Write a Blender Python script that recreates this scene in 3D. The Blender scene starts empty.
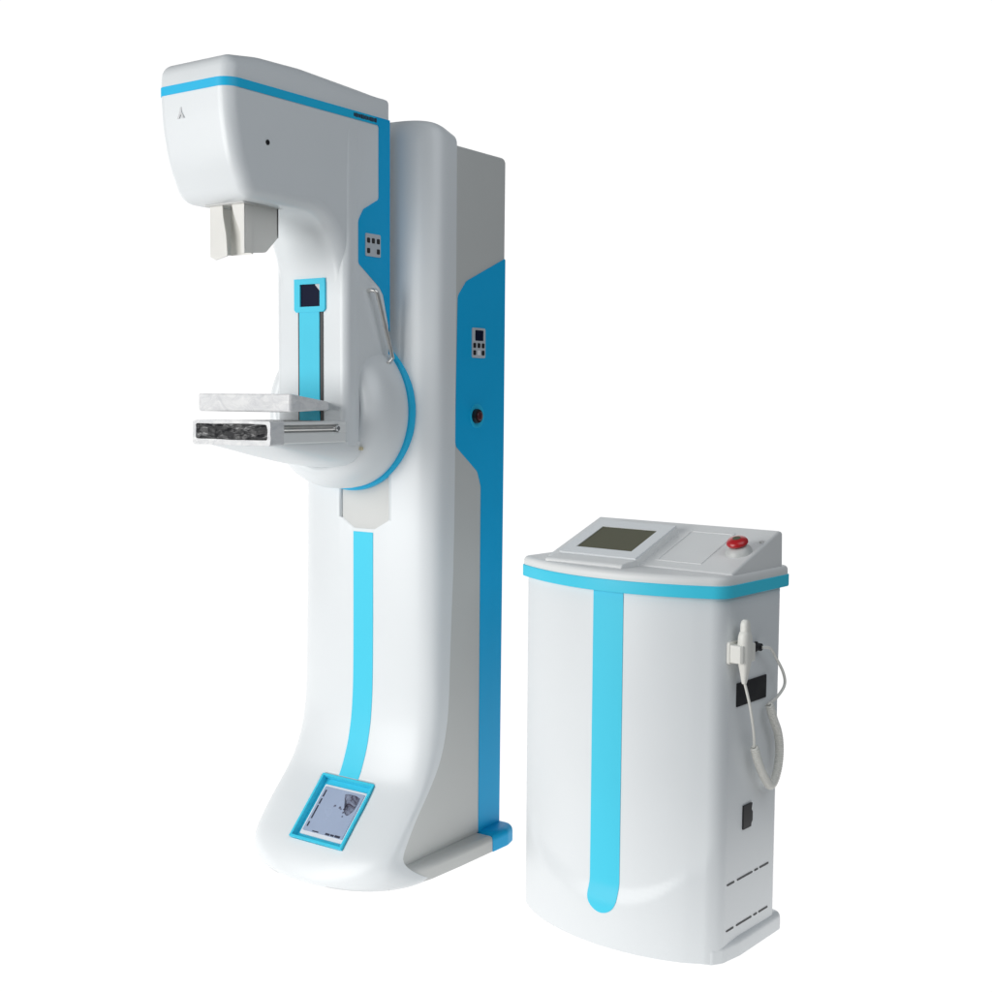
import bpy, bmesh, math, random
from mathutils import Vector, Matrix, noise
random.seed(7)
PI = math.pi
scene = bpy.context.scene
COL = scene.collection

# ------------------------------------------------------------------ materials
def lin(r, g, b):
    f = lambda c: (c/255/12.92) if c/255 <= .04045 else ((c/255+.055)/1.055)**2.4
    return (f(r), f(g), f(b), 1)

def mat(name, col, rough=.4, metal=0, coat=0, spec=.5, bump=0, bscale=300, var=0, vscale=6, trans=0, emit=None):
    m = bpy.data.materials.new(name); m.use_nodes = True
    nt = m.node_tree; p = nt.nodes['Principled BSDF']
    p.inputs['Base Color'].default_value = col
    p.inputs['Roughness'].default_value = rough
    p.inputs['Metallic'].default_value = metal
    p.inputs['Coat Weight'].default_value = coat
    p.inputs['Coat Roughness'].default_value = .24
    p.inputs['Specular IOR Level'].default_value = spec
    p.inputs['Transmission Weight'].default_value = trans
    tc = nt.nodes.new('ShaderNodeTexCoord')
    if var:
        n = nt.nodes.new('ShaderNodeTexNoise'); n.inputs['Scale'].default_value = vscale
        n.inputs['Detail'].default_value = 4
        nt.links.new(tc.outputs['Object'], n.inputs['Vector'])
        mx = nt.nodes.new('ShaderNodeMix'); mx.data_type = 'RGBA'
        mx.inputs['A'].default_value = tuple(c*(1-var) for c in col[:3])+(1,)
        mx.inputs['B'].default_value = tuple(min(1, c*(1+var)) for c in col[:3])+(1,)
        nt.links.new(n.outputs['Fac'], mx.inputs['Factor'])
        nt.links.new(mx.outputs['Result'], p.inputs['Base Color'])
        mr = nt.nodes.new('ShaderNodeMapRange')
        mr.inputs['To Min'].default_value = max(.02, rough-.06); mr.inputs['To Max'].default_value = rough+.08
        nt.links.new(n.outputs['Fac'], mr.inputs['Value'])
        nt.links.new(mr.outputs['Result'], p.inputs['Roughness'])
    if bump:
        n2 = nt.nodes.new('ShaderNodeTexNoise'); n2.inputs['Scale'].default_value = bscale
        nt.links.new(tc.outputs['Object'], n2.inputs['Vector'])
        b = nt.nodes.new('ShaderNodeBump'); b.inputs['Strength'].default_value = bump
        b.inputs['Distance'].default_value = .001
        nt.links.new(n2.outputs['Fac'], b.inputs['Height'])
        nt.links.new(b.outputs['Normal'], p.inputs['Normal'])
    if emit:
        p.inputs['Emission Color'].default_value = emit[0]; p.inputs['Emission Strength'].default_value = emit[1]
    return m

WHITE = mat('white_enamel', (.755, .783, .797, 1), .38, coat=.26, bump=.04, bscale=220, var=.015)
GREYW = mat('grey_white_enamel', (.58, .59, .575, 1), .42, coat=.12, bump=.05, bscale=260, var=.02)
DESK = mat('light_grey_moulding', (.78, .79, .785, 1), .42, bump=.06, bscale=320, var=.02)
BLUE = mat('cyan_paint', (.055, .62, .83, 1), .42, coat=.05, spec=.3, bump=.03, var=.02)
MBLUE = mat('half_shaded_cyan_paint', (.015, .50, .82, 1), .42, coat=.0, spec=.3, bump=.03, var=.03)  # same cyan paint, part of the shade mixed into its colour
DBLUE = mat('shaded_cyan_paint', (.002, .42, .80, 1), .42, coat=.0, spec=.25, bump=.03, var=.03)  # same cyan paint on the shaded sides, shade put into the colour
IVORY = mat('ivory_plastic', (.80, .79, .74, 1), .38, var=.02)
SHIELD = mat('translucent_ivory_shield', (.90, .89, .85, 1), .45, trans=.22, var=.03)
BLACK = mat('black_plastic', (.012, .012, .014, 1), .35, var=.1)
GLASS = mat('dark_glass', (.006, .009, .03, 1), .35, spec=.06)
OLIVE = mat('unlit_lcd', (.125, .125, .085, 1), .55, spec=.08, var=.06, vscale=12)
STEEL = mat('brushed_steel', (.82, .80, .77, 1), .36, metal=1, var=.06, vscale=40)
CHROME = mat('chrome', (.85, .85, .86, 1), .12, metal=1)
KEYPAD = mat('keypad_foil', (.52, .56, .60, 1), .4, var=.03)
RED = mat('red_plastic', (.50, .012, .018, 1), .3, coat=.3, var=.05)
DRED = mat('dark_red_plastic', (.07, .01, .015, 1), .35)
LCD = mat('pale_blue_lcd', (.38, .45, .60, 1), .25, coat=.3, var=.04, vscale=14)
LCDRIM = mat('white_screen_border', (.82, .84, .88, 1), .35)
INK = mat('dark_ink', (.03, .035, .06, 1), .5)
SMUDGE = mat('brown_screen_reflection', (.10, .085, .13, 1), .4, var=.4, vscale=60)
SHADE = mat('slot_grey', (.62, .625, .61, 1), .5)
GREYMARK = mat('grey_ink_and_glint', (.62, .63, .64, 1), .5)
TAPE = mat('yellowed_tape', (.62, .55, .36, 1), .5, var=.1, vscale=80)

def film_mat(name, dark, light, lo, hi, scale, rough=.25, stretch=(.8, .8, 1.6)):
    m = bpy.data.materials.new(name); m.use_nodes = True
    nt = m.node_tree; p = nt.nodes['Principled BSDF']; p.inputs['Roughness'].default_value = rough
    tc = nt.nodes.new('ShaderNodeTexCoord')
    mp = nt.nodes.new('ShaderNodeMapping'); mp.inputs['Scale'].default_value = stretch
    nt.links.new(tc.outputs['Object'], mp.inputs['Vector'])
    n = nt.nodes.new('ShaderNodeTexNoise'); n.inputs['Scale'].default_value = scale
    n.inputs['Detail'].default_value = 8; n.inputs['Roughness'].default_value = .68; n.inputs['Distortion'].default_value = 1.2
    nt.links.new(mp.outputs['Vector'], n.inputs['Vector'])
    r = nt.nodes.new('ShaderNodeValToRGB')
    r.color_ramp.elements[0].position = lo; r.color_ramp.elements[0].color = dark
    r.color_ramp.elements[1].position = hi; r.color_ramp.elements[1].color = light
    nt.links.new(n.outputs['Fac'], r.inputs['Fac'])
    nt.links.new(r.outputs['Color'], p.inputs['Base Color'])
    b = nt.nodes.new('ShaderNodeBump'); b.inputs['Strength'].default_value = .5; b.inputs['Distance'].default_value = .004
    nt.links.new(n.outputs['Fac'], b.inputs['Height']); nt.links.new(b.outputs['Normal'], p.inputs['Normal'])
    return m
FILMDARK = film_mat('crumpled_film_over_black', (.005, .005, .007, 1), (.62, .62, .62, 1), .56, .82, 30, .32, (.55, 1, 2.6))
REFLECTION = film_mat('dark_screen_reflection', (.035, .025, .05, 1), (.30, .34, .46, 1), .40, .66, 34, .4, (1, 1, 1))
FILMPALE = film_mat('crinkled_clear_film', (.63, .635, .65, 1), (.78, .78, .78, 1), .38, .60, 22, .2)

# ------------------------------------------------------------------ mesh helpers
def finish(name, bm, m, parent=None, loc=None, sharp=38):
    bmesh.ops.remove_doubles(bm, verts=bm.verts, dist=1e-6)
    bmesh.ops.recalc_face_normals(bm, faces=bm.faces)
    me = bpy.data.meshes.new(name); bm.to_mesh(me); bm.free()
    for p in me.polygons: p.use_smooth = True
    me.set_sharp_from_angle(angle=math.radians(sharp))
    o = bpy.data.objects.new(name, me); COL.objects.link(o)
    me.materials.append(m)
    w = o.modifiers.new('normals', 'WEIGHTED_NORMAL'); w.keep_sharp = True; w.weight = 80
    if parent: o.parent = parent
    if loc: o.location = loc
    return o

def empty(name, loc=(0, 0, 0), rz=0):
    o = bpy.data.objects.new(name, None); COL.objects.link(o)
    o.location = loc; o.rotation_euler = (0, 0, rz); o.empty_display_size = .1
    return o

def round_poly(pts, r, seg=6):
    n = len(pts); out = []
    for i in range(n):
        p0, p, p1 = Vector(pts[i-1]), Vector(pts[i]), Vector(pts[(i+1) % n])
        ri = r[i] if isinstance(r, (list, tuple)) else r
        a, b = (p0-p), (p1-p); la, lb = a.length, b.length
        if ri <= 0 or la < 1e-7 or lb < 1e-7: out.append((p.x, p.y)); continue
        a.normalize(); b.normalize()
        c = max(-1, min(1, a.dot(b))); ang = math.acos(c)
        if ang > PI-.02: out.append((p.x, p.y)); continue
        d = min(ri/math.tan(ang/2), la*.499, lb*.499); rr = d*math.tan(ang/2)
        cen = p+(a+b).normalized()*(rr/math.sin(ang/2))
        s, e = (p+a*d)-cen, (p+b*d)-cen
        a0 = math.atan2(s.y, s.x); a1 = math.atan2(e.y, e.x)
        dl = (a1-a0+PI) % (2*PI)-PI
        for k in range(seg+1):
            t = a0+dl*k/seg
            out.append((cen.x+rr*math.cos(t), cen.y+rr*math.sin(t)))
    return out

def ccw(poly):
    a = sum(poly[i-1][0]*poly[i][1]-poly[i][0]*poly[i-1][1] for i in range(len(poly)))
    return poly if a > 0 else poly[::-1]

def offset(poly, d, wfn=None):
    n = len(poly); out = []
    for i in range(n):
        p0, p, p1 = Vector(poly[i-1]), Vector(poly[i]), Vector(poly[(i+1) % n])
        e0, e1 = (p-p0).normalized(), (p1-p).normalized()
        n0, n1 = Vector((-e0.y, e0.x)), Vector((-e1.y, e1.x))
        den = 1+n0.dot(n1)
        v = (n0+n1)/max(den, .3)
        w = wfn(p) if wfn else 1
        q = p+v*d*w
        out.append((q.x, q.y))
    return out

AX = {'z': lambda u, v, w: (u, v, w), 'x': lambda u, v, w: (w, u, v), 'y': lambda u, v, w: (u, w, v)}
def loft(bm, rings, cap=True, closed=True):
    vs = [[bm.verts.new(p) for p in r] for r in rings]
    n = len(rings[0])
    for a, b in zip(vs, vs[1:]):
        for i in range(n if closed else n-1):
            j = (i+1) % n
            try: bm.faces.new((a[i], a[j], b[j], b[i]))
            except ValueError: pass
    if cap:
        for r in (vs[0], vs[-1]):
            f = bm.faces.new(r)
            if len(r) > 60 and cap == 'tri': bmesh.ops.triangulate(bm, faces=[f], ngon_method='EAR_CLIP')
    return vs

def prism(bm, poly, a0, a1, r0=0, r1=0, seg=5, axis='z', wfn=None, fn=None):
    """outline extruded from a0 to a1, its two rims rounded by r0 and r1"""
    poly = ccw(poly); f = fn or AX[axis]; rings = []
    sg = 1 if a1 > a0 else -1
    if r0:
        for k in range(seg):
            t = k/seg*PI/2
            rings.append((offset(poly, r0*(1-math.sin(t)), wfn), a0+sg*r0*(1-math.cos(t))))
        rings.append((poly, a0+sg*r0))
    else: rings.append((poly, a0))
    if r1:
        rings.append((poly, a1-sg*r1))
        for k in range(1, seg+1):
            t = k/seg*PI/2
            rings.append((offset(poly, r1*(1-math.cos(t)), wfn), a1-sg*r1*(1-math.sin(t))))
    else: rings.append((poly, a1))
    loft(bm, [[f(u, v, w) for u, v in pl] for pl, w in rings], cap='tri')
    return bm

def box(bm, x0, x1, y0, y1, z0, z1, r=0, axis='z'):
    if axis == 'z': P, a, b = [(x0, y0), (x1, y0), (x1, y1), (x0, y1)], z0, z1
    elif axis == 'x': P, a, b = [(y0, z0), (y1, z0), (y1, z1), (y0, z1)], x0, x1
    else: P, a, b = [(x0, z0), (x1, z0), (x1, z1), (x0, z1)], y0, y1
    prism(bm, round_poly(P, r, 4) if r else P, a, b, r, r, 3, axis)
    return bm

def rect(u0, u1, v0, v1, r=0, seg=4):
    P = [(u0, v0), (u1, v0), (u1, v1), (u0, v1)]
    return round_poly(P, r, seg) if r else P

def tube(bm, pts, rad, n=10, cap=True):
    pts = [Vector(p) for p in pts]; rings = []
    prev = None
    for i, p in enumerate(pts):
        t = (pts[min(i+1, len(pts)-1)]-pts[max(i-1, 0)]).normalized()
        if prev is None:
            up = Vector((0, 0, 1)) if abs(t.z) < .9 else Vector((1, 0, 0))
            a = t.cross(up).normalized()
        else:
            a = (prev-t*prev.dot(t)).normalized()
        b = t.cross(a); prev = a
        r = rad[i] if isinstance(rad, (list, tuple)) else rad
        rings.append([p+a*(r*math.cos(2*PI*k/n))+b*(r*math.sin(2*PI*k/n)) for k in range(n)])
    loft(bm, rings, cap)
    return bm

def catmull(pts, per=8):
    P = [Vector(p) for p in pts]; out = []
    for i in range(len(P)-1):
        p0, p1, p2, p3 = P[max(i-1, 0)], P[i], P[i+1], P[min(i+2, len(P)-1)]
        for k in range(per):
            t = k/per
            out.append(.5*((2*p1)+(p2-p0)*t+(2*p0-5*p1+4*p2-p3)*t*t+(3*p1-p0-3*p2+p3)*t**3))
    out.append(P[-1]); return out

def lathe(bm, prof, cx, cz, axis='y', n=96):
    """profile of (radius, height along axis)"""
    rings = []
    for r, h in prof:
        ring = []
        for k in range(n):
            a = 2*PI*k/n; u, v = r*math.cos(a), r*math.sin(a)
            ring.append({'y': (cx+u, h, cz+v), 'z': (cx+u, cz+v, h), 'x': (h, cx+u, cz+v)}[axis])
        rings.append(ring)
    loft(bm, rings)
    return bm

def interp(tab, t):
    if t <= tab[0][0]: return tab[0][1]
    for (a, va), (b, vb) in zip(tab, tab[1:]):
        if t <= b:
            k = (t-a)/(b-a); return va+(vb-va)*k
    return tab[-1][1]
def smooth_tab(tab, per=10):
    """Catmull-Rom refinement of a (key, value) table"""
    return [(p.x, p.y) for p in catmull([(a, b, 0) for a, b in tab], per)]

def boolean(o, cutter):
    m = o.modifiers.new('cut', 'BOOLEAN'); m.operation = 'DIFFERENCE'; m.object = cutter; m.solver = 'EXACT'
    o.modifiers.move(len(o.modifiers)-1, 0)
    wn = [x for x in o.modifiers if x.type == 'WEIGHTED_NORMAL'][0]; o.modifiers.remove(wn)
    dg = bpy.context.evaluated_depsgraph_get()
    me = bpy.data.meshes.new_from_object(o.evaluated_get(dg))
    mats = [x for x in o.data.materials]
    o.modifiers.clear(); o.data = me
    me.materials.clear(); me.materials.append(mats[0])
    for p in me.polygons: p.use_smooth = True; p.material_index = 0
    me.set_sharp_from_angle(angle=math.radians(38))
    w = o.modifiers.new('normals', 'WEIGHTED_NORMAL'); w.keep_sharp = True; w.weight = 80
    bpy.data.objects.remove(cutter)

# ================================================================== X-RAY MACHINE
mach = empty('mammography_machine')
mach['label'] = 'tall white and blue breast x-ray machine with column, overhanging arm and round pivot'
mach['category'] = 'x-ray machine'

# ---- front shell of the column: plan curve lofted up, flaring forward into the foot
YC = smooth_tab([(0, -.362), (.03, -.353), (.06, -.337), (.10, -.306), (.15, -.258), (.20, -.209), (.25, -.167),
                 (.30, -.142), (.36, -.122), (.45, -.107), (.60, -.101), (1.0, -.100), (2.2, -.100)])
YE = smooth_tab([(0, -.140), (.03, -.195), (.06, -.232), (.085, -.240), (.12, -.220), (.176, -.178), (.25, -.112), (.318, -.066), (.40, -.038), (.49, -.025),
                 (.66, -.017), (1.06, -.001), (2.2, .003)])
HW = [(0, .287), (.03, .280), (.08, .264), (.25, .259), (.6, .257), (2.2, .257)]
NN = [(0, 2.3), (.03, 2.5), (.08, 2.8), (.18, 2.9), (.35, 3.2), (.55, 3.6), (2.2, 3.6)]
def shell_y(x, z):
    hw, n = interp(HW, z), interp(NN, z); yc, ye = interp(YC, z), interp(YE, z)
    return ye+(yc-ye)*max(0, 1-min(1, abs(x)/hw)**n)**(1/n)
def shell_ring(z, inset=0):
    hw, n = interp(HW, z), interp(NN, z); yc, ye = interp(YC, z), interp(YE, z)
    out = []
    K = 40
    for i in range(K+1):
        t = PI*i/K
        c, s = math.cos(t), math.sin(t)
        out.append(((hw-inset)*math.copysign(abs(c)**(2/n), c), ye+(yc+inset-ye)*abs(s)**(2/n)))
    yb = max(ye+.012, ye)
    out.append((-(hw-inset), yb)); out.append((hw-inset, yb))
    return out
bm = bmesh.new(); rings = []
zs = [0, .008, .016, .025, .035, .045]+[.045+.0125*i for i in range(1, 46)]+[.7, .85, 1.0, 1.1, 1.25, 1.4, 1.6, 1.8, 2.0, 2.066]
for z in zs: rings.append([(x, y, z) for x, y in shell_ring(z, .006*(1-z/.008) if z < .008 else 0)])
R_ = .028
for k in range(1, 8):
    t = k/7*PI/2
    rings.append([(x, y, 2.066+R_*math.sin(t)+.040*math.sin(t)*max(0, min(1, (.02-y)/.11))) for x, y in shell_ring(2.066, R_*(1-math.cos(t)))])
loft(bm, rings)
shell = finish('front_shell', bm, WHITE, mach, sharp=45)

# slot behind the pivot, where the arm carriage travels
SLOT = round_poly([(-.078, 1.34), (-.078, 1.003), (-.030, .974), (.050, .974), (.104, 1.003), (.104, 1.34)], .006, 3)
bm = bmesh.new(); prism(bm, SLOT, -.2, -.0915, axis='y'); cut = finish('cutter', bm, WHITE); boolean(shell, cut)
bm = bmesh.new(); prism(bm, offset(ccw(SLOT), .001), -.0938, -.085, axis='y'); finish('slot_plate', bm, SHADE, shell)

# display set into the foot of the shell
DC = Vector((.011, -.2390, .1735)); du = Vector((1, 0, 0))
dv = Vector((0, .143, .147)).normalized(); dn = du.cross(dv)      # dn points out of the shell (towards -y)
if dn.y > 0: dn = -dn
def disp(u, v, w): return DC+du*u+dv*v+dn*w
bm = bmesh.new(); prism(bm, rect(-.099, .099, -.104, .104, .003, 3), -.030, .06, fn=disp)
cut = finish('cutter', bm, WHITE); boolean(shell, cut)
bz = bmesh.new()
o_, i_ = rect(-.0985, .0985, -.1035, .1035), rect(-.092, .092, -.097, .097)
o_, i_ = ccw(o_), ccw(i_)
def ringwall(bm, P, Q, w0, w1, fn):
    A = [bm.verts.new(fn(u, v, w0)) for u, v in P]; B = [bm.verts.new(fn(u, v, w1)) for u, v in P]
    Cc = [bm.verts.new(fn(u, v, w1)) for u, v in Q]; D = [bm.verts.new(fn(u, v, w0)) for u, v in Q]
    for i in range(len(P)):
        j = (i+1) % len(P)
        for a, b in ((A, B), (B, Cc), (Cc, D), (D, A)):
            bm.faces.new((a[i], a[j], b[j], b[i]))
ringwall(bz, o_, i_, -.029, .0045, disp)
prism(bz, rect(-.0917, .0917, -.0967, .0967), -.0285, -.016, fn=disp)
bezel = finish('display_bezel', bz, BLUE, shell)
bm = bmesh.new(); prism(bm, rect(-.079, .085, -.084, .077, .003), -.0155, -.008, .001, .002, 2, fn=disp)
finish('display_border', bm, LCDRIM, shell)
bm = bmesh.new(); prism(bm, rect(-.072, .078, -.073, .069, .002), -.0078, -.0055, fn=disp)
finish('display_screen', bm, LCD, shell)
for u0, u1, v0, v1 in [(-.0645, -.0595, a_, b_) for a_, b_ in ((-.060, -.045), (-.035, .008), (.012, .030), (.036, .058))]+[(a_, b_, -.0715, -.0715+h_*1.6) for a_, b_, h_ in ((-.035, -.012, .002), (.014, .03, .0035), (.033, .046, .0035), (.049, .069, .004))]:
    bm = bmesh.new(); prism(bm, rect(u0, u1, v0, v1), -.0054, -.0049, fn=disp); finish('screen_text', bm, INK, shell)
bm = bmesh.new()
blob = [(.010, .058), (.022, .061), (.034, .060), (.050, .061), (.068, .056), (.070, .042), (.066, .030), (.068, .016), (.062, .012), (.060, .002), (.052, -.004), (.044, .006), (.036, .004), (.042, .014), (.047, .022), (.036, .030), (.028, .040), (.016, .048)]
prism(bm, round_poly(blob, .003, 3), -.0054, -.0049, fn=disp)
for u, v, s in ((.016, .016, .004), (.022, .012, .003), (-.004, .017, .004), (.033, .014, .003), (.036, .004, .003), (.04, -.008, .0025)):
    prism(bm, round_poly([(u-s, v-s), (u+s, v-s*.6), (u+s*.8, v+s), (u-s*.7, v+s*.8)], s*.5, 3), -.0054, -.0049, fn=disp)
finish('screen_reflection', bm, REFLECTION, shell)  # dark reflection on the screen, painted as a blob with flecks

# cyan stripe laid down the shell
def surf_strip(bm, fy, zlist, c, hw, t=.0016, hfn=None, nx=6):
    top = []
    rows = []
    for z in zlist:
        h = hfn(z) if hfn else hw
        rows.append([(c-h+2*h*k/nx, z) for k in range(nx+1)])
    F = [[bm.verts.new((x, fy(x, z)-t, z)) for x, z in r] for r in rows]
    B = [[bm.verts.new((x, fy(x, z)+.002, z)) for x, z in r] for r in rows]
    for G in (F, B):
        for a, b in zip(G, G[1:]):
            for k in range(nx): bm.faces.new((a[k], a[k+1], b[k+1], b[k]))
    for a, b, c_, d in zip(F, F[1:], B, B[1:]):
        bm.faces.new((a[0], b[0], d[0], c_[0])); bm.faces.new((a[-1], b[-1], d[-1], c_[-1]))
    for i in (0, -1):
        for k in range(nx): bm.faces.new((F[i][k], F[i][k+1], B[i][k+1], B[i][k]))
bm = bmesh.new()
surf_strip(bm, shell_y, [.2525+.0125*i for i in range(58)], .009, .037)
finish('shell_stripe', bm, BLUE, shell)

# ---- rear housing
HY = [(z, interp(YE, z)-.020) for z in [.05, .07, .09, .12, .15, .18, .21, .25, .29, .33, .38, .45, .55, .8, 1.2, 1.6, 2.0]]
prof = [(.262, .05), (.272, 1.2), (.277, 2.068)]+[(.0, 2.068)]+[(y, z) for z, y in HY[::-1]]
prof = round_poly(prof, [0, 0, .018, .004]+[0]*len(HY), 5)
bm = bmesh.new()
prism(bm, prof, -.247, .247, .012, .012, 4, 'x', wfn=lambda p: 1 if (p.y > 2.0 or p.x > .2) and p.y > .1 else 0)
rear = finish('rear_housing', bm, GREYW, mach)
BP = [(.270, 1.772), (.075, 1.690), (.034, 1.645), (.024, 1.235), (.030, 1.215), (.134, 1.140), (.152, 1.095), (.150, .050), (.259, .050), (.268, 1.2)]
BP = round_poly(BP, [.004, .03, .03, .012, .012, .03, .03, 0, 0, 0], 6)
bm = bmesh.new(); prism(bm, BP, .2465, .2492, 0, .001, 2, 'x')
bpan = finish('side_panel', bm, DBLUE, rear)
bm = bmesh.new(); prism(bm, BP, -.2465, -.2492, 0, .001, 2, 'x'); finish('side_panel', bm, DBLUE, rear)
# keypad with display on the side panel
bm = bmesh.new(); prism(bm, rect(.100, .166, 1.472, 1.559, .006), .2492, .2520, 0, .001, 2, 'x'); kp = finish('keypad', bm, KEYPAD, rear)
bm = bmesh.new(); prism(bm, rect(.114, .153, 1.522, 1.552, .002), .2520, .2532, 0, 0, 2, 'x'); finish('keypad_display', bm, GLASS, rear)
for y, z in ((.111, 1.508), (.132, 1.508), (.153, 1.508), (.111, 1.487), (.153, 1.487)):
    bm = bmesh.new(); prism(bm, rect(y-.0065, y+.0065, z-.007, z+.007, .003), .2520, .2537, 0, .001, 2, 'x'); finish('button', bm, BLACK, rear)
bm = bmesh.new(); prism(bm, rect(.1255, .1385, 1.480, 1.494, .003), .2520, .2532, 0, 0, 2, 'x'); finish('indicator', bm, LCDRIM, rear)
# recessed red push button
bm = bmesh.new(); lathe(bm, [(.036, .2490), (.0355, .2505), (.029, .2510), (.020, .2498)], .128, 1.303, 'x', 40); finish('button_recess', bm, MBLUE, rear)
bm = bmesh.new(); lathe(bm, [(.021, .2490), (.021, .258), (.019, .2620), (.0140, .2625)], .122, 1.303, 'x', 40); finish('button_collar', bm, BLACK, rear)
bm = bmesh.new(); lathe(bm, [(.0130, .2620), (.0130, .2655), (.010, .2680), (.002, .2688)], .122, 1.303, 'x', 32); finish('push_button', bm, DRED, rear)

# ---- foot flange round the sides and back
FL = [(.245, -.268), (.272, -.205), (.288, -.130), (.296, 0), (.301, .158), (-.301, .158), (-.296, 0), (-.288, -.130), (-.272, -.205), (-.245, -.268)]
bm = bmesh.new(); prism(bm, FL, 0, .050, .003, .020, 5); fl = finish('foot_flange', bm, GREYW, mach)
FB = round_poly([(.3035, .150), (.306, .225), (.29, .282), (-.29, .282), (-.306, .225), (-.3035, .150)], [0, .05, .03, .03, .05, 0], 5)
bm = bmesh.new(); prism(bm, FB, 0, .054, .003, .022, 5); finish('flange_end_cap', bm, DBLUE, fl)
# ---- arm: head and post in one moulded outline
arm_out = round_poly([(-.117, 2.176), (-.14, 2.180), (-.165, 2.183), (-.20, 2.187), (-.24, 2.190), (-.45, 2.198), (-.60, 2.194), (-.716, 2.178), (-.722, 2.12), (-.716, 2.03), (-.698, 1.94), (-.655, 1.845), (-.36, 1.838), (-.303, 1.70), (-.300, 1.222), (-.117, 1.222)],
                     [.03, 0, 0, 0, 0, .3, .3, .050, .3, .4, .3, .055, .12, .3, 0, 0], 18)
arm_out = ccw(arm_out)
wf = lambda p: .10+.90*max(0, min(1, (-.135-p.x)/.10))
XL, XR = -.134, .120
bm = bmesh.new()
prism(bm, arm_out, XL, XR, .028, .036, 14, 'x', wfn=wf)
arm = finish('arm', bm, WHITE, mach, sharp=50)
# slightly fuller post with a ridge that dies out up the head
bm = bmesh.new(); rings = []
for z in [1.222, 1.5, 1.7, 1.8, 1.86, 1.92, 1.98, 2.03, 2.07, 2.085]:
    a = 1 if z < 1.80 else max(0, 1-((z-1.80)/.285))**.8
    w = .1203+.0050*a-.0035*(z > 2.08)
    pr = [(w-.0225, -.3035)]
    for k in range(9):
        t = k/8*PI/2
        pr.append((w-.022+.022*math.sin(t), -.2815-.022*math.cos(t)))
    pr += [(w, -.270), (.1203+(w-.1203)*.3, -.256), (.1190, -.235), (.112, -.20)]
    pr += [(-x-.014, y) for x, y in pr[::-1]]
    rings.append([(x, y, z) for x, y in pr])
loft(bm, rings)
finish('arm_post', bm, WHITE, arm, sharp=50)

# stripe round the head, following its plan outline
def head_band(t):
    fy = -.7205; pts = [(XR+t, -.135)]
    for k in range(13):
        a = k/12*PI/2
        pts.append((XR-.040+(.040+t)*math.cos(a), fy+.040-(.040+t)*math.sin(a)))
    for k in range(13):
        a = PI/2+k/12*PI/2
        pts.append((XL+.030+(.030+t)*math.cos(a), fy+.030-(.030+t)*math.sin(a)))
    return pts+[(XL-t, -.135)]
bm = bmesh.new()
outer, inner = head_band(.0022), head_band(-.006)
rings = []
n = len(outer)
for i in range(n):
    (xo, yo), (xi, yi) = outer[i], inner[i]
    rings.append([(xi, yi, 2.101), (xo, yo, 2.101), (xo, yo, 2.1225), (xi, yi, 2.1225)])
loft(bm, rings)
finish('head_stripe', bm, MBLUE, arm, sharp=50)
AP = [(-.1165, 2.1225), (-.142, 2.1225), (-.164, 2.1010), (-.164, 1.905), (-.228, 1.866), (-.249, 1.832), (-.249, 1.719), (-.160, 1.660), (-.144, 1.640), (-.1165, 1.540)]
AP = [(-.1165, 2.1226), (-.180, 2.1226), (-.180, 2.1012), (-.1635, 2.1012), (-.1635, 1.900), (-.228, 1.866), (-.249, 1.832), (-.249, 1.719), (-.160, 1.660), (-.144, 1.640), (-.1165, 1.540)]
AP = round_poly(AP, [0, 0, 0, .014, .012, .02, .02, .012, .01, .01, 0], 5)
for s, xo in ((1, 0), (-1, -.014)):
    bm = bmesh.new(); prism(bm, AP, s*.119+xo, s*.1226+xo, 0, .0008, 2, 'x'); finish('arm_panel', bm, DBLUE, arm)
bm = bmesh.new(); prism(bm, rect(-.2225, -.1590, 1.741, 1.803, .004), .1226, .1250, 0, .001, 2, 'x'); finish('arm_keypad', bm, KEYPAD, arm)
for y, z in ((-.211, 1.784), (-.191, 1.784), (-.170, 1.784), (-.211, 1.756), (-.170, 1.756)):
    bm = bmesh.new(); prism(bm, rect(y-.006, y+.006, z-.007, z+.007, .003), .1250, .1266, 0, .001, 2, 'x'); finish('arm_button', bm, BLACK, arm)
# small printed word on the stripe (too small to read), screw, emblem
bm = bmesh.new(); y = -.268
while y < -.175:
    w = random.choice((.004, .006, .007)); h = random.choice((.009, .011, .011))
    prism(bm, rect(y, y+w, 2.112-h/2, 2.112+h/2), .1222, .1230, axis='x'); y += w+.0016
finish('stripe_lettering', bm, INK, arm)
bm = bmesh.new(); lathe(bm, [(.0065, .1195), (.0065, .1215), (.004, .1212)], -.588, 1.985, 'x', 24); finish('screw_cap', bm, BLACK, arm)
bm = bmesh.new()
prism(bm, [(-.050, 2.066), (-.045, 2.067), (-.044, 2.055), (-.036, 2.040), (-.043, 2.040), (-.048, 2.050), (-.053, 2.040), (-.060, 2.040), (-.051, 2.056)], -.7195, -.7150, axis='y')
finish('emblem', bm, GREYMARK, arm)
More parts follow.
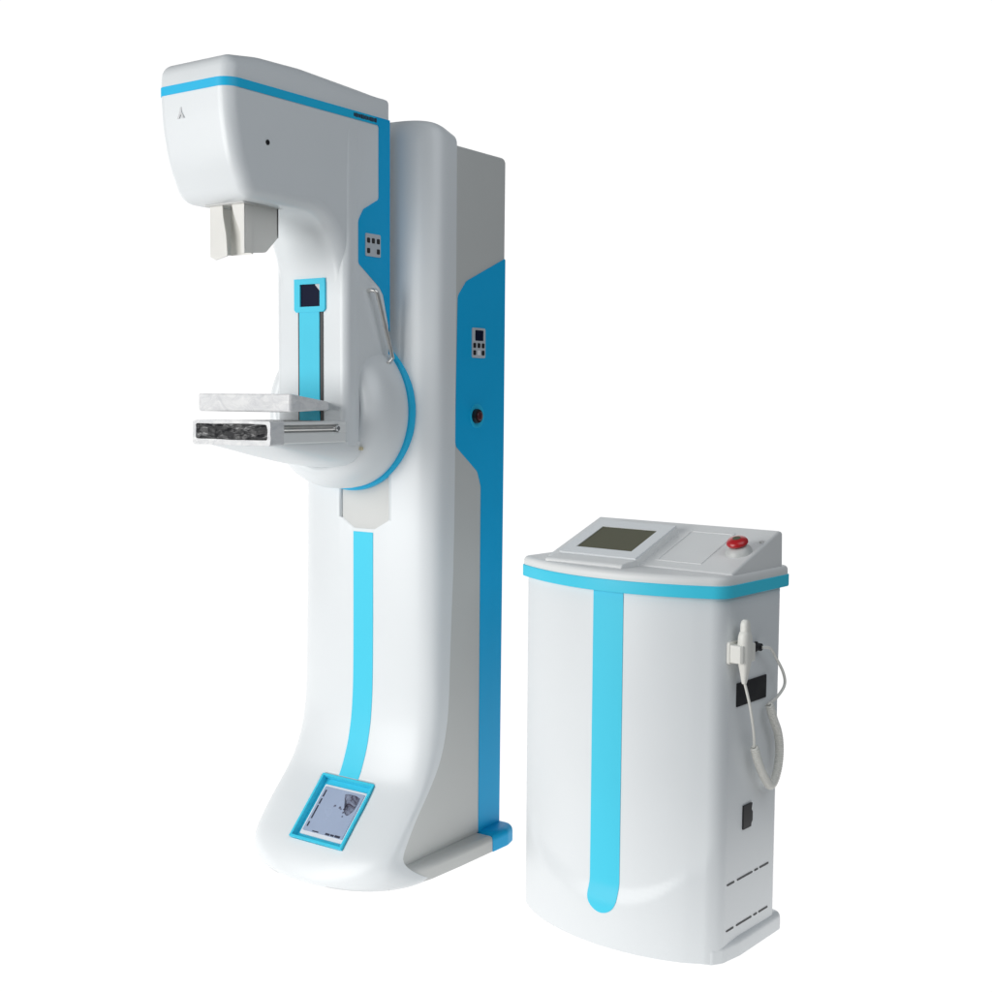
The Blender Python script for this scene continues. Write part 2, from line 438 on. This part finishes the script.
# window, slot and sliding cover on the post's front
FY = -.3035
bm = bmesh.new()
fo = ccw(round_poly([(-.061, 1.678), (-.061, 1.594), (-.054, 1.587), (.046, 1.587), (.053, 1.594), (.053, 1.678)], 0))
fi = ccw(round_poly([(-.0395, 1.663), (-.0395, 1.617), (-.0395, 1.602), (.0345, 1.602), (.0345, 1.617), (.0345, 1.663)], 0))
ringwall(bm, fo, fi, FY+.004, FY-.006, lambda u, v, w: (u, w, v))
finish('window_frame', bm, BLUE, arm)
bm = bmesh.new(); prism(bm, rect(-.0395, .0345, 1.602, 1.663), FY+.003, FY-.0012, axis='y'); finish('window', bm, GLASS, arm)
bm = bmesh.new(); prism(bm, round_poly([(.012, 1.6628), (.0343, 1.6628), (.0343, 1.632), (.030, 1.645)], .001, 2), FY-.001, FY-.0018, axis='y'); finish('window_glint', bm, GREYMARK, arm)  # pale wedge painted as a reflection in the glass corner
bm = bmesh.new(); prism(bm, rect(-.0505, .0435, 1.245, 1.590), FY+.003, FY-.0012, axis='y'); finish('slide_slot', bm, BLACK, arm)
bm = bmesh.new(); prism(bm, rect(-.0440, .0310, 1.245, 1.589), FY-.0010, FY-.0042, 0, .001, 2, axis='y'); finish('slide_cover', bm, BLUE, arm)

# ---- round pivot housing with its horseshoe rim, cyan disc behind
PZ, PXC = 1.315, -.036
bm = bmesh.new()
prof = [(.05, -.105)]+[(r-.012, y) for r, y in ((.229, -.105), (.233, -.112), (.2345, -.135), (.2340, -.165), (.2315, -.188), (.2265, -.206), (.219, -.222), (.209, -.235), (.198, -.243), (.187, -.2465), (.178, -.2465), (.172, -.2440), (.168, -.2405), (.160, -.2385))]+[(.05, -.2385)]
lathe(bm, prof, PXC, PZ, 'y', 128)
piv = finish('pivot_housing', bm, WHITE, mach, sharp=50)
bm = bmesh.new(); lathe(bm, [(.05, -.0865), (.228, -.0865), (.2305, -.090), (.2305, -.106), (.228, -.1095), (.05, -.1095)], PXC, PZ, 'y', 128)
finish('pivot_disc', bm, MBLUE, piv)
for a, r, y, s in ((math.radians(45), .205, -.2365, .009), (math.radians(-32), .190, -.2460, .008)):
    bm = bmesh.new(); cx, cz = PXC+r*math.cos(a), PZ+r*math.sin(a)
    prism(bm, round_poly([(cx-s, cz-s*.5), (cx+s, cz-s*.6), (cx+s*.9, cz+s*.5), (cx-s*.8, cz+s*.6)], s*.3, 3), y-.001, y+.004, axis='y'); finish('tape_mark', bm, TAPE, piv)

# ---- grab handle
bm = bmesh.new()
tube(bm, catmull([(.118, -.208, 1.648), (.132, -.207, 1.648), (.143, -.203, 1.645), (.146, -.196, 1.632), (.146, -.166, 1.552), (.146, -.136, 1.474), (.144, -.137, 1.461), (.138, -.146, 1.450), (.118, -.156, 1.444)], 6), .0058, 12)
finish('grab_handle', bm, STEEL, mach)

# ---- face shield under the head
bm = bmesh.new()
ys = -.602
side = round_poly([(ys+.004, 1.850), (ys+.004, 1.716), (-.526, 1.724), (-.482, 1.766), (-.480, 1.850)], [0, .003, .02, .02, 0], 4)
prism(bm, side, .0455, .0500, .001, .001, 2, 'x'); prism(bm, side, -.0745, -.0700, .001, .001, 2, 'x')
prism(bm, rect(-.0745, .0500, -.4855, -.4805), 1.765, 1.846)
sh = finish('collimator_shield', bm, SHIELD, mach)
bm = bmesh.new()
lf = [(-.0745, 1.850), (-.0745, 1.712), (-.055, 1.704), (-.012, 1.712), (-.016, 1.765), (-.026, 1.81), (-.029, 1.850)]
rg = [(.003, 1.850), (.012, 1.815), (.030, 1.780), (.036, 1.765), (.037, 1.7155), (.050, 1.7155), (.050, 1.850)]
prism(bm, round_poly(lf, [0, .004, .004, .004, .05, .05, 0], 5), ys, ys+.004, .001, .001, 2, 'y')
prism(bm, round_poly(rg, [0, .04, .04, .02, .002, .002, 0], 5), ys, ys+.004, .001, .001, 2, 'y')
finish('shield_front', bm, SHIELD, sh)
bm = bmesh.new(); prism(bm, rect(-.030, .0455, 1.7165, 1.848), ys+.030, ys+.034, axis='y'); finish('shield_fold', bm, IVORY, sh)
bm = bmesh.new(); prism(bm, rect(-.085, .060, -.612, -.470, .006), 1.8405, 1.851); finish('shield_mount', bm, SHADE, sh)

# ---- compression paddle on its bracket
bm = bmesh.new()
PX = .157; py0 = -.548
out = round_poly([(-.192, py0), (PX, py0), (.118, -.362), (-.150, -.362)], [.010, .010, .012, .012], 4)
rings = []
def pad_ring(inset, ztop, zbot, z):     # taper in height towards the back
    o2 = offset(ccw(out), inset); r = []
    for u, v in o2:
        k = (v-py0)/(.186); zt = 1.362-.020*k; zb = 1.315+.006*k
        r.append((u, v, zb+(zt-zb)*z))
    return r
rings = [pad_ring(.004, 0, 0, 0), pad_ring(.001, 0, 0, .04), pad_ring(0, 0, 0, .12), pad_ring(0, 0, 0, .90), pad_ring(.001, 0, 0, .97), pad_ring(.003, 0, 0, 1),
         pad_ring(.006, 0, 0, 1), pad_ring(.007, 0, 0, .95), pad_ring(.0075, 0, 0, .30)]
loft(bm, rings)
pad = finish('compression_paddle', bm, FILMPALE, mach, sharp=50)
bm = bmesh.new(); prism(bm, round_poly([(-.085, -.365), (.095, -.365), (.055, -.302), (-.045, -.302)], .006, 3), 1.318, 1.343, .004, .004, 3); finish('paddle_bracket', bm, DESK, pad)

# ---- image receptor wrapped in film, with its support
BX = .128; BL = -.152; by0, by1 = -.592, -.306
bm = bmesh.new()
box(bm, BL, BX, by0+.004, by1, 1.2335, 1.262, .004)
box(bm, BL+.008, BX-.010, by0+.030, by1-.002, 1.258, 1.284)
box(bm, BL, BX, by0+.012, by1, 1.2815, 1.2905, .003)
box(bm, BL, BX, by1-.030, by1, 1.2600, 1.2835, .002)
rc = finish('image_receptor', bm, DESK, mach)
bm = bmesh.new(); tube(bm, [(BX-.006, by0+.02, 1.2715), (BX-.006, by1-.032, 1.2715)], .0062, 12); finish('guide_rail', bm, STEEL, rc)
bm = bmesh.new(); lathe(bm, [(.002, BX-.004), (.0072, BX-.004), (.0078, BX+.003), (.006, BX+.007), (.001, BX+.0075)], -.345, 1.2715, 'x', 20); finish('rail_pin', bm, CHROME, rc)
def crumple(bm, x0, x1, z0, z1, y, amp, nx, nz, sc):
    g = [[None]*(nx+1) for _ in range(nz+1)]
    for j in range(nz+1):
        for i in range(nx+1):
            x, z = x0+(x1-x0)*i/nx, z0+(z1-z0)*j/nz
            e = min(1, min(i, nx-i, j, nz-j)/2)
            d = noise.noise(Vector((x*sc, y*9, z*sc*1.8)))+.6*abs(noise.noise(Vector((x*sc*2.3, 4, z*sc*2.3))))
            g[j][i] = bm.verts.new((x, y-amp*d*e, z))
    for j in range(nz):
        for i in range(nx): bm.faces.new((g[j][i], g[j][i+1], g[j+1][i+1], g[j+1][i]))
    bmesh.ops.solidify(bm, geom=bm.faces[:], thickness=.0012)
bm = bmesh.new(); crumple(bm, BL+.010, BX-.008, 1.2435, 1.2835, by0-.001, .006, 60, 14, 38); finish('film_front', bm, FILMDARK, rc, sharp=25)
bm = bmesh.new()
fo = ccw(rect(BL-.003, BX+.003, 1.229, 1.2925, .006, 4)); fi = ccw(rect(BL+.009, BX-.007, 1.2432, 1.2845, .006, 4))
ringwall(bm, fo, fi, by0+.045, by0-.004, lambda u, v, w: (u, w, v))
bmesh.ops.subdivide_edges(bm, edges=bm.edges[:], cuts=3, use_grid_fill=True)
for v in bm.verts:
    d = noise.noise_vector(v.co*60)*.0022; v.co += d
finish('film_wrap', bm, FILMPALE, rc, sharp=30)
bm = bmesh.new(); rings = []
for k in range(13):
    t = k/12; y = by0+.012+(.342)*t
    d = .006+.070*(1-(1-t)**1.55)
    wtop = .124+.012*t
    cx = -.012; ring = [(cx+wtop, y, 1.2340)]
    for a in range(0, 13):
        an = a/12*PI
        c, s = math.cos(an), math.sin(an)
        ring.append((cx+wtop*math.copysign(abs(c)**.75, c), y, 1.2335-d*s**.8))
    ring.append((cx-wtop, y, 1.2340)); rings.append(ring)
loft(bm, rings)
finish('receptor_support', bm, WHITE, mach, sharp=50)

# ================================================================== CONSOLE
con = empty('control_console', (.90, 0, 0), math.radians(-5.4))
con['label'] = 'low white control cabinet with sloped grey desk, blue rim and red button on top'
con['category'] = 'console'
def con_arc(x, hw, front, ye): return front+(ye-front)*min(1, abs(x)/hw)**2
def con_plan(hw, front, yb, ye=-.150, rb=.018, rl=.022, rr=.055):
    P = [(hw, yb), (hw, ye)]+[(hw*(1-i/20), con_arc(hw*(1-i/20), hw, front, ye)) for i in range(1, 40)]+[(-hw, ye), (-hw, yb)]
    # right and left front corners rounded, the bulging front kept as a fine polyline
    arc = P[2:-2]
    keep = [p for p in arc if p[0] < hw-rr*.95 and p[0] > -hw+rl*.95]
    right = round_poly([(hw, ye+.2), (hw, ye), keep[0]], [0, rr, 0], 10)[1:-1]
    left = round_poly([keep[-1], (-hw, ye), (-hw, ye+.2)], [0, rl, 0], 8)[1:-1]
    return right+keep+left+[(-hw, yb-rb), (-hw+rb*.3, yb-rb*.3), (-hw+rb, yb), (hw-rb, yb), (hw-rb*.3, yb-rb*.3), (hw, yb-rb)]
def sstep(t): t = max(0, min(1, t)); return t*t*(3-2*t)
def con_bulge(x, z):
    zf = .135+.16*(abs(x)/.3)**2.6
    return -.015*sstep((zf-z)/.06+.5)*max(0, 1-(abs(x)/.285)**6)
bm = bmesh.new(); rings = []
for z in [.004+.0125*i for i in range(36)]+[.5, .6, .75, .888]:
    ring = []
    for x, y in con_plan(.298, -.221, .145, ye=-.140):
        k = sstep((-.05-y)/.10)
        ring.append((x, y+con_bulge(x, z)*k, z))
    rings.append(ring)
loft(bm, rings)
body = finish('cabinet_body', bm, WHITE, con, sharp=50)
def con_y(x, z): return con_arc(x, .298, -.221, -.140)+con_bulge(x, z)
bm = bmesh.new(); c0, hw = .021, .043
zl = [.088+.043*(1-math.cos(k/8*PI/2)) for k in range(9)]+[.14+.0125*i for i in range(20)]+[.45, .6, .75, .8885]
surf_strip(bm, con_y, zl, c0, hw, hfn=lambda z: max(.004, hw*math.sqrt(max(0, 1-((.131-z)/.043)**2))) if z < .131 else hw)
finish('front_stripe', bm, BLUE, body, sharp=50)
bm = bmesh.new()
fp = [(.306, .172), (.309, -.050), (.300, -.118), (.285, -.145), (.24, -.165), (-.24, -.165), (-.285, -.135), (-.298, -.09), (-.304, .172)]
prism(bm, round_poly(fp, .02, 4), 0, .046, .002, .016, 4); finish('cabinet_foot', bm, WHITE, con)
# top slab: blue edge band and grey-white rim
bm = bmesh.new(); prism(bm, con_plan(.309, -.238, .170), .889, .919, .002, .002, 2); top = finish('edge_band', bm, BLUE, con, sharp=50)
bm = bmesh.new(); prism(bm, con_plan(.3065, -.2355, .1675, ye=-.148), .9185, .9415, .001, .012, 5); slab = finish('top_slab', bm, DESK, con, sharp=50)
# sloped desk
SLP = .373
bm = bmesh.new()
prism(bm, round_poly([(-.112, .936), (-.112, .9445), (.118, 1.030), (.134, 1.026), (.134, .936)], [0, .008, .008, .008, 0], 5), -.252, .300, .005, .006, 4, 'x', wfn=lambda p: 1 if p.y > .94 else .2)
desk = finish('sloped_desk', bm, DESK, con, sharp=40)
sl = math.atan(SLP)
DO = Vector((0, -.11, .9450)); sv = Vector((0, math.cos(sl), math.sin(sl))); sn = Vector((0, -math.sin(sl), math.cos(sl)))
def dk(u, v, w): return DO+Vector((u, 0, 0))+sv*v+sn*w
bm = bmesh.new()
ringwall(bm, ccw(rect(.066, .196, .030, .205)), ccw(rect(.071, .191, .035, .200)), -.002, .0018, dk); finish('tray_rim', bm, DESK, desk)
# raised display unit
bm = bmesh.new()
uo = ccw(round_poly([(-.202, -.016), (.040, -.016), (.040, .186), (-.202, .186)], .005, 3)); ui = ccw(rect(-.168, .004, .020, .146))
prism(bm, uo, -.030, .018, 0, .004, 4, fn=dk)
unit = finish('display_unit', bm, DESK, desk)
bm = bmesh.new(); prism(bm, round_poly([(-.118, .958), (-.128, .9575), (-.186, .950), (-.190, .946), (-.190, .9395), (-.118, .9395)], [0, .006, .006, .002, 0, 0], 3), -.200, .038, .003, .003, 3, 'x'); finish('display_apron', bm, DESK, desk)
bm = bmesh.new(); ringwall(bm, ccw(rect(-.200, .038, -.0135, .183)), ui, .012, .0225, dk); finish('display_frame', bm, WHITE, desk)
bm = bmesh.new(); prism(bm, ui, .014, .0205, fn=dk); finish('display', bm, OLIVE, desk)
# emergency stop
def lathe_on(bm, prof, u0, v0, n=40):
    loft(bm, [[dk(u0+r*math.cos(2*PI*k/n), v0+r*math.sin(2*PI*k/n), h) for k in range(n)] for r, h in prof])
EU, EV = .256, .112
bm = bmesh.new(); lathe_on(bm, [(.034, -.001), (.033, .004), (.029, .011), (.024, .016), (.020, .018)], EU, EV); es = finish('button_base', bm, GREYW, desk)
bm = bmesh.new(); lathe_on(bm, [(.014, .017), (.014, .020), (.024, .021), (.0268, .025), (.0262, .030), (.022, .035), (.013, .0375), (.003, .038)], EU, EV); finish('emergency_button', bm, RED, desk)
bm = bmesh.new(); lathe_on(bm, [(.010, .0374), (.010, .0384), (.007, .0385), (.001, .0385)], EU, EV, 24); finish('button_arrow', bm, OLIVE, desk)
bm = bmesh.new(); lathe_on(bm, [(.006, -.001), (.006, .003), (.002, .0035)], EU+.030, EV+.062, 20); finish('key_switch', bm, SHADE, desk)

# side fittings
SX = .298
bm = bmesh.new()
prism(bm, rect(-.124, -.028, .731, .784, .006), SX-.002, SX+.006, 0, .002, 2, 'x')
prism(bm, round_poly([(SX+.004, -.122), (SX+.033, -.122), (SX+.038, -.117), (SX+.038, -.058), (SX+.033, -.053), (SX+.004, -.053)], .003, 3), .735, .778, .003, .003, 3)
hold = finish('handset_holder', bm, IVORY, con)
bm = bmesh.new(); prism(bm, rect(-.078, .066, .620, .6775, .002), SX-.002, SX+.003, 0, .001, 2, 'x'); finish('rating_plate', bm, BLACK, con)
bm = bmesh.new(); prism(bm, round_poly([(-.036, .3085), (.004, .3085), (.004, .316), (.010, .323), (.010, .344), (.004, .352), (.008, .368), (-.036, .368)], .002, 2), SX-.002, SX+.004, 0, .001, 2, 'x'); finish('power_switch', bm, BLACK, con)
bm = bmesh.new(); lathe(bm, [(.0125, SX-.002), (.0125, SX+.004), (.0095, SX+.005), (.0095, SX+.017), (.007, SX+.0185)], .009, .755, 'x', 24); finish('cable_socket', bm, BLACK, con)
for z in (.1885, .0745):
    for y0, y1 in ((-.103, -.068), (-.055, .020), (.030, .048), (.056, .102)):
        bm = bmesh.new(); prism(bm, rect(y0, y1, z-.0022, z+.0022, .002), SX-.002, SX+.0012, axis='x'); finish('vent_slit', bm, BLACK, con)
# ================================================================== HAND SWITCH hanging in the holder
Rz = Matrix.Translation((.90, 0, 0)) @ Matrix.Rotation(math.radians(-5.4), 4, 'Z')
hs = empty('hand_switch', (.90, 0, 0), math.radians(-5.4))
hs['label'] = 'ivory hand switch with curly cord hanging on the side of the cabinet'
hs['category'] = 'hand switch'
HX = SX+.030
bm = bmesh.new()
def hring(z, w, d, x=HX, y=-.094): return [(x+d*math.copysign(abs(math.cos(a))**.8, math.cos(a)), y+w*math.copysign(abs(math.sin(a))**.8, math.sin(a)), z) for a in [2*PI*k/28 for k in range(28)]]
loft(bm, [hring(z, w, d) for z, w, d in [(.684, .005, .005), (.692, .0075, .007), (.710, .0105, .010), (.730, .0150, .0135), (.742, .0180, .0150), (.765, .0192, .0155), (.785, .0190, .0155), (.798, .0178, .0148), (.806, .0150, .0130), (.810, .0125, .011)]])
hnd = finish('handset', bm, IVORY, hs, sharp=50)
bm = bmesh.new(); loft(bm, [hring(z, w, d) for z, w, d in [(.808, .0125, .0115), (.826, .0120, .0110), (.834, .010, .009), (.838, .005, .005)]]); finish('trigger', bm, IVORY, hnd)
CX = .325
thin1 = [(SX+.018, .009, .755), (SX+.030, .030, .751), (CX+.004, .060, .722), (CX+.004, .098, .680), (CX+.004, .106, .648), (CX+.002, .074, .624), (CX, .036, .612)]
thin2 = [(CX, -.034, .522), (CX+.004, -.046, .562), (CX+.006, -.070, .628), (HX, -.094, .690)]
coilp = [(CX, .036, .614), (CX, .058, .573), (CX, .084, .532), (CX, .095, .490), (CX, .090, .445), (CX, .072, .413), (CX, .048, .406), (CX, .014, .440), (CX, -.016, .483), (CX, -.034, .522)]
path = catmull(coilp, 40)
L = [0]
for a, b in zip(path, path[1:]): L.append(L[-1]+(b-a).length)
tot = L[-1]; turns = 66; rc_ = .0076
hel = []; prev = None; N = turns*12; j = 0
for i in range(N+1):
    s = tot*i/N
    while j < len(L)-2 and L[j+1] < s: j += 1
    k = (s-L[j])/max(1e-9, L[j+1]-L[j]); p = path[j].lerp(path[j+1], k); t = (path[j+1]-path[j]).normalized()
    a = Vector((1, 0, 0)); b = t.cross(a).normalized()
    ph = 2*PI*turns*i/N
    e = min(1, min(i, N-i)/14)
    hel.append(p+(a*math.cos(ph)+b*math.sin(ph))*rc_*e)
cable = catmull(thin1, 8)[:-1]+hel[1:-1]+catmull(thin2, 8)[1:]
bm = bmesh.new(); tube(bm, cable, .0036, 8); finish('curly_cord', bm, IVORY, hs, sharp=60)

# ================================================================== SETTING: added white sweep that glows by itself, keeping the ground shadowless
A = math.radians(35)
CAM = Vector((2.44, -2.90, 1.35))
f0 = Vector((-math.sin(A), math.cos(A), 0)); r0 = Vector((math.cos(A), math.sin(A), 0))
base = Vector((CAM.x, CAM.y, 0))
prof = [(2.2, 0), (6.0, 0)]+[(6.0+1.2*math.sin(k/12*PI/2), 1.2*(1-math.cos(k/12*PI/2))) for k in range(1, 13)]+[(7.2, 4.6)]
bm = bmesh.new()
rows = [[bm.verts.new(base+f0*d+r0*t+Vector((0, 0, z-.0005))) for t in (-.85*d-1.5, .40*d+.10)] for d, z in prof]
for a, b in zip(rows, rows[1:]): bm.faces.new((a[0], a[1], b[1], b[0]))
SWEEP = mat('self_glowing_white', (.06, .06, .06, 1), .8, spec=.1, emit=((1, 1, 1, 1), 1.0))
sw = finish('backdrop', bm, SWEEP, sharp=60)
sw['kind'] = 'structure'

# ================================================================== LIGHT
world = bpy.data.worlds.new('World'); scene.world = world; world.use_nodes = True
bg = world.node_tree.nodes['Background']; bg.inputs['Color'].default_value = (.86, .93, 1, 1); bg.inputs['Strength'].default_value = .11
def area(name, loc, target, sx, sy, power, col=(1, 1, 1)):
    l = bpy.data.lights.new(name, 'AREA'); l.shape = 'RECTANGLE'; l.size = sx; l.size_y = sy; l.energy = power; l.color = col
    o = bpy.data.objects.new(name, l); COL.objects.link(o); o.location = loc
    o.rotation_euler = (Vector(target)-Vector(loc)).to_track_quat('-Z', 'Y').to_euler()
    return o
area('window_light', (-1.5, -4.4, 1.55), (.3, 0, .6), 3.2, 2.8, 168, (1, .995, .985))
area('fill_light', (3.2, -1.2, 3.6), (.4, 0, 1.2), 3.2, 3.2, 52, (.92, .96, 1))  # added fill to lift the right-hand sides and the desk

# ================================================================== CAMERA
cam = bpy.data.cameras.new('camera'); co = bpy.data.objects.new('camera', cam); COL.objects.link(co)
rt, up, fw = Vector((.8188, .574, .007)), Vector((-.0488, .0575, .9971)), Vector((-.572, .8168, -.0751))
co.matrix_world = Matrix(((rt.x, up.x, -fw.x, CAM.x), (rt.y, up.y, -fw.y, CAM.y), (rt.z, up.z, -fw.z, CAM.z), (0, 0, 0, 1)))
cam.sensor_width = 36; cam.lens = 1274/992*36; cam.clip_start = .05; cam.clip_end = 200
scene.camera = co
vs = scene.view_settings
vs.view_transform = 'Standard'; vs.look = 'None'; vs.exposure = 0; vs.gamma = 1; vs.use_curve_mapping = False
scene.render.engine = 'CYCLES'
scene.cycles.use_denoising = True
